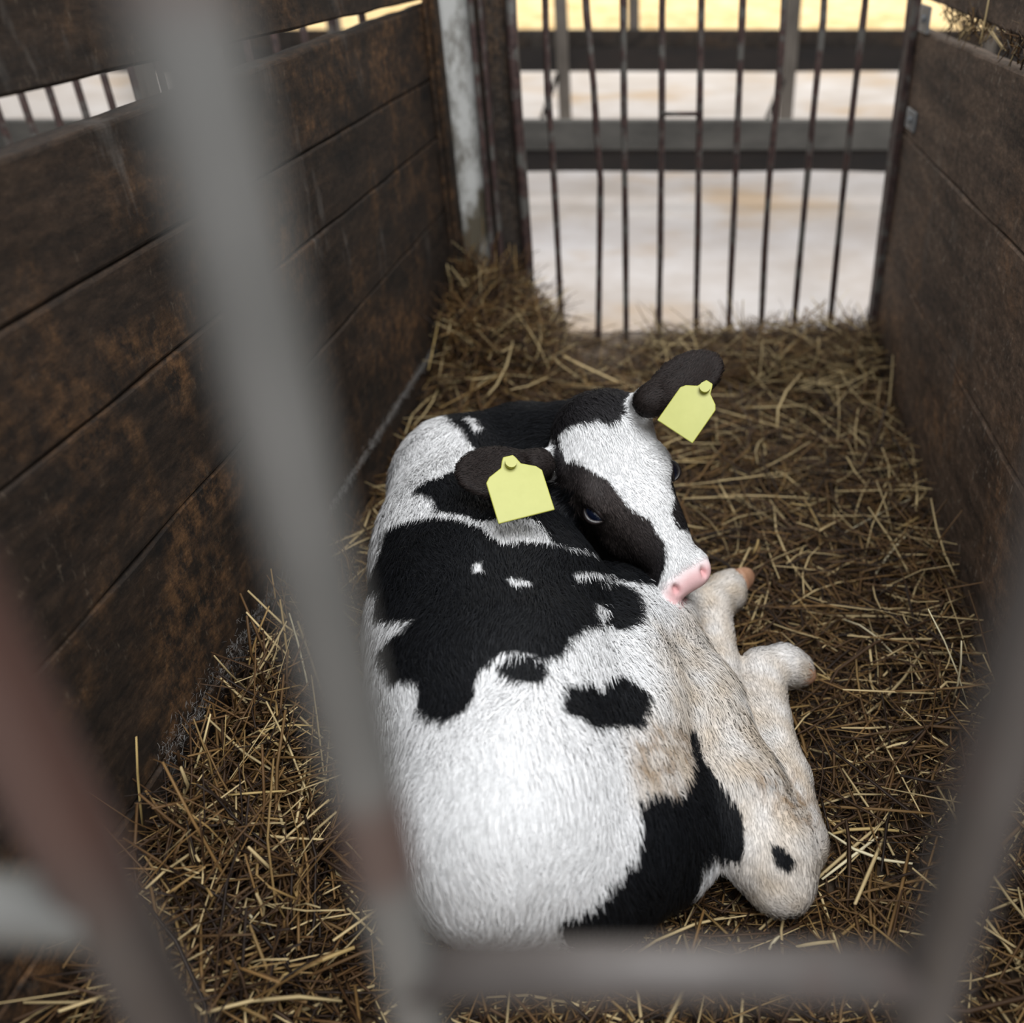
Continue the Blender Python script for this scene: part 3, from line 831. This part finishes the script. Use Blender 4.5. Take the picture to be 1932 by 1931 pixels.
# ---- eyes
def eye_mat():
    m, nt, b = new_mat('calf_eye')
    a = nt.nodes.new('ShaderNodeAttribute'); a.attribute_name = 'coat'
    nt.links.new(a.outputs['Color'], b.inputs['Base Color'])
    b.inputs['Roughness'].default_value = 0.05; b.inputs['Coat Weight'].default_value = 1.0; b.inputs['Coat Roughness'].default_value = 0.02
    return m
M_eye = eye_mat()
for e, s in zip(eyes, (-1, 1)):
    out = lat*s*0.66+nrm*0.74+e1*0.08; out /= np.linalg.norm(out)
    V = []; F = []; nu, nv = 32, 20
    for j in range(nv+1):
        th = math.pi*j/nv
        for i in range(nu):
            ph = 2*math.pi*i/nu; V.append((math.sin(th)*math.cos(ph), math.sin(th)*math.sin(ph), math.cos(th)))
    for j in range(nv):
        for i in range(nu):
            F.append((j*nu+i, (j+1)*nu+i, (j+1)*nu+(i+1) % nu, j*nu+(i+1) % nu))
    V = np.array(V); t1 = np.cross(out, nrm); t1 /= np.linalg.norm(t1); t2 = np.cross(out, t1)
    ang = np.degrees(np.arccos(np.clip(V[:, 2], -1, 1)))
    col = np.where((ang < 28)[:, None], np.array((0.003, 0.005, 0.014)), np.where((ang < 66)[:, None], np.array((0.009, 0.013, 0.030)), np.array((0.14, 0.12, 0.125))))
    P = e+EYE_R*(V[:, [0]]*t1+V[:, [1]]*t2+V[:, [2]]*out)
    me = fast_mesh('eye', P, np.array(F)); set_attr(me, 'coat', 'FLOAT_COLOR', 'POINT', col)
    link('eye', me, M_eye, calf, True)
    # eyelids: two arched rims hugging the ball
    for up_, lidn in ((1, 'upper_eyelid'), (-1, 'lower_eyelid')):
        m = MB(); pts = []
        for k in range(15):
            t = -1+2*k/14
            a_ = t*math.radians(66); b_ = up_*math.radians(34 if up_ > 0 else 32)*math.cos(t*math.pi/2)
            axis_w = e1*0.87-lat*s*0.5; axis_w = axis_w-out*(axis_w@out); axis_w /= np.linalg.norm(axis_w); axis_h = np.cross(out, axis_w); axis_h /= np.linalg.norm(axis_h)
            if axis_h@nrm < 0: axis_h = -axis_h
            d_ = out*math.cos(a_)*math.cos(b_)+axis_w*math.sin(a_)*math.cos(b_)+axis_h*math.sin(b_)
            pts.append(e+d_*EYE_R*1.045)
        m.tube(pts, [0.0014+0.0026*math.cos(-math.pi/2+math.pi*k/14) for k in range(15)], 8)
        me_mat = simple_mat('eyelid_skin', (0.008, 0.006, 0.006), (0.02, 0.014, 0.013), 60, 0.35)
        m.build(lidn, me_mat, calf, True)

# ---- hooves: two claws each
M_hoof = simple_mat('tan_hoof', (0.30, 0.15, 0.085), (0.45, 0.25, 0.15), 40, 0.6)
def hoof(c, d, upv=(0, 0, 1), L=0.042, name='hoof'):
    c = np.array(c, float); d = np.array(d, float); d /= np.linalg.norm(d)
    u = np.array(upv, float); u = u-d*(u@d); u /= np.linalg.norm(u); w = np.cross(d, u)
    m = MB()
    for s in (-1, 1):
        rings = []
        for k in range(7):
            t = k/6; r = 0.0165*(1-0.15*t)*math.sqrt(max(0.02, 1-t**2.6)); p = c+d*L*t+w*s*0.0125*(1-0.1*t)-u*0.004*t
            rings.append((p, r))
        base = len(m.v); n = 12
        for p, r in rings:
            for k in range(n):
                a = 2*math.pi*k/n; m.v.append(tuple(p+w*math.cos(a)*r*0.8+u*math.sin(a)*r*1.25))
        for i in range(6):
            for k in range(n):
                a = base+i*n+k; b = base+i*n+(k+1) % n; m.f.append((a, b, b+n, a+n))
        m.f.append(tuple(base+6*n+k for k in range(n))); m.f.append(tuple(base+k for k in range(n))[::-1])
    o = m.build('hoof', M_hoof, calf, True); o['label'] = 'orange tan hoof'
hoof(at(1497, 1262, .034), at(1545, 1272, .022)-at(1505, 1262, .034), (0, 0.5, 0.8), 0.032)
hoof(at(1384, 1098, .052), at(1425, 1066, .046)-at(1384, 1098, .052), (-.3, 0.3, 0.8), 0.040)

# ---- ear tags
M_tag = simple_mat('yellow_tag_plastic', (0.33, 0.335, 0.05), (0.38, 0.38, 0.07), 12, 0.45, bmp=0)
def ear_tag(u, v, s_depth, w, h, rot, n, lab):
    c = at_depth(u, v, s_depth)
    n = np.array(n); n = n*0.55+vd*0.6; n /= np.linalg.norm(n)
    upv = np.array((0, 0, 1.0)); upv = upv-n*(upv@n); upv /= np.linalg.norm(upv); rt = np.cross(upv, n); 
    ca, sa = math.cos(rot), math.sin(rot)
    X = rt*ca+upv*sa; Yv = -rt*sa+upv*ca
    # outline with shoulders and a rounded neck
    prof = [(-.5,-.5),(.5,-.5),(.5,.16),(.42,.24),(.18,.34),(.13,.44),(.09,.5),(-.09,.5),(-.13,.44),(-.18,.34),(-.42,.24),(-.5,.16)]
    V = []; t = 0.0012
    for sgn in (-1, 1):
        for (a, b) in prof:
            V.append(c+X*a*w+Yv*b*h+n*(sgn*t))
    k = len(prof); F = [tuple(range(k))[::-1], tuple(range(k, 2*k))]+[(i, (i+1) % k, k+(i+1) % k, k+i) for i in range(k)]
    m = MB(); m.add(V, F); o = m.build('ear_tag', M_tag, calf, bevel=0.001); o['label'] = lab
    m = MB(); p = c+Yv*h*0.36+n*0.004; m.tube([p, p+n*0.006], 0.007, 14)
    b = m.build('stud', M_tag, o)
    b.parent = o
ear_tag(976, 918, 1.095, .068, .078, math.radians(4), nL, 'yellow tag in the drooping ear nearer the shoulder')
ear_tag(1306, 768, 1.205, .055, .080, math.radians(-33), nR, 'yellow tag in the raised ear on the far side')

# ================================================================= straw
def strands(name, P, D, Lh, Wd, col, bend, parent=None, mat=M_straw, segs=3):
    n = len(P); D = D/np.linalg.norm(D, axis=1)[:, None]
    s = np.cross(D, np.array((0, 0, 1.0))+rng.normal(0, .2, (n, 3))); s /= np.linalg.norm(s, axis=1)[:, None]
    t = np.cross(s, D)
    pts = []
    for k in range(segs+1):
        f = k/segs-0.5
        pts.append(P+D*(Lh*f)[:, None]+bend*((f*2)**2-0.33)[None][..., None] if False else P+D*(Lh*f)[:, None]+bend*((f*2)**2-0.33))
    V = np.zeros((n, segs+1, 4, 3))
    for k, p in enumerate(pts):
        w = Wd[:, None]*(1.0 if 0 < k < segs else 0.75)
        V[:, k, 0] = p-s*w; V[:, k, 1] = p+t*w*0.45; V[:, k, 2] = p+s*w; V[:, k, 3] = p-t*w*0.45
    V = V.reshape(-1, 3); base = np.arange(n)[:, None]*(4*(segs+1))
    F = []
    for k in range(segs):
        for j in range(4):
            F.append(base+np.array([k*4+j, k*4+(j+1) % 4, (k+1)*4+(j+1) % 4, (k+1)*4+j]))
    F.append(base+np.array([3, 2, 1, 0])); F.append(base+np.array([segs*4+j for j in range(4)]))
    me = fast_mesh(name, V, np.concatenate(F))
    set_attr(me, 'tint', 'FLOAT_COLOR', 'POINT', np.repeat(col, 4*(segs+1), 0))
    return link(name, me, mat, parent)
def inside_calf(P, m):
    idx = np.round((P-lo)/VOX).astype(int); ok = ((idx >= 0) & (idx < dims)).all(1)
    idx = np.clip(idx, 0, dims-1); f = F_[idx[:, 0], idx[:, 1], idx[:, 2]]
    return ok & (f < m)
def straw_colours(n, pale=0.12):
    pal = np.array([(0.018, 0.009, 0.004), (0.05, 0.026, 0.010), (0.10, 0.056, 0.021), (0.17, 0.103, 0.038), (0.27, 0.185, 0.075), (0.52, 0.43, 0.24)])
    w = np.array([.2, .26, .24, .17, .13*(1-pale), pale*.5]); w /= w.sum()
    i = rng.choice(len(pal), n, p=w)
    return pal[i]*rng.uniform(0.7, 1.25, (n, 1))*np.array((0.88, 0.81, 0.74))
def scatter(n, xr, yr, lmin, lmax, wmin, wmax, lift, tilt, pale, fn=None):
    x = rng.uniform(*xr, n); y = rng.uniform(*yr, n)
    ok = (x > -0.614+SL*y+0.004) & (x < 0.432+SL*y-0.004)
    if fn is not None: ok &= fn(x, y)
    x = x[ok]; y = y[ok]; n = len(x)
    z = np.array([bed(a, b) for a, b in zip(x, y)])+rng.uniform(0.0, lift, n)
    th = rng.uniform(0, math.pi, n); tl = rng.normal(0, tilt, n)
    D = np.stack([np.cos(th)*np.cos(tl), np.sin(th)*np.cos(tl), np.sin(tl)], 1)
    Lh = rng.uniform(lmin, lmax, n)**1.0
    # keep the ends between the partitions
    for sgn in (-1, 1):
        for _ in range(3):
            e = x+sgn*D[:, 0]*Lh/2; ey = y+sgn*D[:, 1]*Lh/2
            over = np.maximum(0, (-0.614+SL*ey+0.003)-e); x = x+over
            over = np.maximum(0, e-(0.432+SL*ey-0.003)); x = x-over
    zl = z+np.abs(D[:, 2])*Lh/2*0.5
    P = np.stack([x, y, zl], 1)
    Wd = rng.uniform(wmin, wmax, n)
    bd_ = rng.normal(0, 1, (n, 3))*np.array((1, 1, .35))*(Lh*0.06)[:, None]
    bad = np.zeros(n, bool)
    for f in (-.5, -.25, 0, .25, .5): bad |= inside_calf(P+D*(Lh*f)[:, None], 0.003)
    g_ = ~bad
    return P[g_], D[g_], Lh[g_], Wd[g_], straw_colours(n, pale)[g_], bd_[g_]
def dusty(x, y): return rng.random(len(x)) > 0.85*np.exp(-((x+0.04)/0.22)**2-((y-2.22)/0.15)**2)
sets = [scatter(24000, (-.7, .65), (.3, 2.30), .02, .09, .0006, .0016, .012, .10, .1, dusty),
        scatter(9000, (-.7, .65), (.3, 2.30), .05, .17, .0008, .0022, .022, .16, .25, dusty),
        scatter(1400, (-.7, .65), (.3, 2.30), .10, .26, .0012, .0028, .030, .16, .6),
        scatter(2600, (-.65, -.22), (1.95, 2.30), .05, .2, .0008, .0022, .05, .5, .3),
        scatter(2400, (-.62, -.36), (.5, 1.15), .05, .2, .0008, .0022, .05, .5, .3),
        scatter(900, (0.3, .6), (.7, 2.2), .05, .22, .0008, .0022, .03, .4, .5, lambda x, y: (0.432+SL*y-x) < .14),
        scatter(900, (0.0, .6), (2.0, 2.28), .05, .2, .0008, .0018, .04, .35, .5)]
S = [np.concatenate([s_[i] for s_ in sets]) for i in range(6)]
# long single stalks the photograph shows, by their two ends
stalks = [((255,1392,.20),(270,1580,.06),.0038),((272,1500,.08),(322,1615,.03),.0028),((240,1585,.05),(318,1620,.03),.0022),
 ((400,1352,.16),(345,1510,.05),.0028),((428,1350,.16),(415,1480,.06),.002),((490,1378,.10),(570,1442,.06),.0030),((490,1376,.10),(590,1366,.09),.0028),
 ((430,1500,.10),(540,1492,.09),.0026),((388,1512,.09),(347,1680,.03),.003),((348,1600,.04),(352,1820,.0),.003),
 ((530,1135,.16),(545,1260,.08),.0024),((548,1155,.15),(590,1330,.06),.0022),((320,1845,.02),(440,1835,.02),.0025),((470,1870,.03),(670,1785,.04),.0042),
 ((375,1868,.02),(408,1895,.02),.0035),((447,1697,.05),(505,1768,.03),.0026),((515,1610,.05),(570,1660,.03),.003),
 ((847,497,.25),(852,600,.12),.0026),((944,508,.18),(985,600,.08),.0035),((830,590,.18),(808,700,.10),.0026),((870,560,.18),(930,640,.1),.0022),
 ((1755,1148,.16),(1830,1330,.03),.0026),((1818,1210,.14),(1800,1330,.02),.002),((1432,1018,.05),(1422,1045,.03),.0035),((1640,1215,.03),(1645,1255,.02),.003),
 ((1560,1580,.02),(1720,1640,.02),.0028),((1560,1570,.015),(1690,1563,.02),.0034),((1550,1660,.015),(1655,1580,.02),.003),((1670,1410,.02),(1735,1397,.02),.004),
 ((1590,1160,.02),(1690,1230,.02),.002),((1650,1080,.02),(1728,990,.03),.003),((1520,945,.03),(1545,990,.02),.0025),((1530,560,.03),(1580,640,.02),.0018),
 ((1400,770,.03),(1520,765,.03),.0028),((1330,640,.03),(1380,655,.03),.003),((1490,950,.03),(1530,955,.03),.003),((1540,1270,.015),(1570,1285,.01),.0024),
 ((1600,1000,.02),(1740,930,.03),.0024),((1400,1450,.0),(1410,1455,.0),.001),((1690,1000,.03),(1735,975,.04),.003),((1450,1790,.02),(1470,1765,.02),.003),
 ((1500,1785,.02),(1575,1775,.02),.0038),((1280,870,.02),(1360,860,.02),.002),((1440,660,.03),(1640,640,.06),.0022),((1650,700,.07),(1560,740,.03),.0024),
 ((1597,540,.10),(1560,640,.04),.0018),((1660,560,.10),(1620,650,.04),.0018),((760,770,.04),(800,800,.03),.003),((735,800,.03),(800,803,.03),.0028)]
sp_ = np.array([at(*a) for a, b, w in stalks]); sq = np.array([at(*b) for a, b, w in stalks])
Ls = np.linalg.norm(sq-sp_, axis=1)
S[0] = np.concatenate([S[0], (sp_+sq)/2]); S[1] = np.concatenate([S[1], sq-sp_]); S[2] = np.concatenate([S[2], Ls])
S[3] = np.concatenate([S[3], np.array([w*0.72 for *_, w in stalks])])
sc = np.array([(0.36, 0.25, 0.10), (0.55, 0.43, 0.22), (0.42, 0.30, 0.12), (0.66, 0.58, 0.38)])[rng.integers(0, 4, len(stalks))]
S[4] = np.concatenate([S[4], sc]); S[5] = np.concatenate([S[5], rng.normal(0, .03, (len(stalks), 3))*Ls[:, None]])
st = strands('straw', *S)
tag(st, 'loose golden brown straw covering the floor of the calf pen', 'straw', kind='stuff')

# straw stuck in the slit at the top of the right partition
n = 260
y = rng.uniform(1.0, 2.05, n); P = np.stack([0.432+SL*y+rng.uniform(0.0, 0.03, n), y, 0.785+rng.normal(0, .010, n)-0.0], 1)
D = rng.normal(0, 1, (n, 3))*np.array((.25, 1, .55))
o = strands('straw_tuft', P, D, rng.uniform(.03, .08, n), rng.uniform(.0008, .002, n), straw_colours(n, .5), rng.normal(0, .003, (n, 3)))
tag(o, 'straw caught in the slit near the top of the right partition', 'straw', kind='stuff')

# pale shed hair caught on the lower joints of the left partition
n = 2600
q = rng.random(n); y = 0.75+1.25*q
zc = 0.112+0.0*y
y2 = y; z2 = zc+rng.normal(0, 1, n)*(.005+.012*np.clip((1.3-y)/.5, 0, 1))+0.002
n2 = len(y2); P = np.stack([-0.614+SL*y2+0.003+rng.uniform(0, .004, n2), y2, z2], 1)
D = rng.normal(0, 1, (n2, 3))*np.array((.15, .8, 1))+np.array((0, .3, -.5))
o = strands('shed_hair', P, D, rng.uniform(.004, .013, n2), rng.uniform(.00012, .00025, n2), np.tile(np.array((.24, .23, .22)), (n2, 1))*rng.uniform(.6, 1.2, (n2, 1)), rng.normal(0, .002, (n2, 3)), segs=2)
tag(o, 'pale calf hair caught along the plank joints of the left partition', 'hair', kind='stuff')

# ================================================================= front gate right before the lens
fg = empty('front_gate', (-0.03, 0.16, -0.05), 'out of focus grey tubular gate bars right in front of the camera', 'gate')
FY = 0.16
for x, mt, r in ((-0.070, M_frontbar, .0086), (-0.150, M_left_bar, .0105), (0.087, M_front_rust, .0095)):
    m = MB(); m.tube([(x, FY, -0.05), (x, FY, 0.3), (x, FY, 0.6), (x, FY, 0.9), (x, FY, 1.3)], r, 24); m.build('upright_bar', mt, fg, True)
m = MB(); m.tube([(-0.070, FY, .684), (0.0, FY, .684), (0.087, FY, .682)], .0088, 24); m.build('lower_rail', M_front_rust, fg, True)
m = MB(); m.tube([(-0.40, FY-0.004, .737), (-0.150, FY-0.004, .719)], .0095, 24); m.build('side_rail', M_siderail, fg, True)
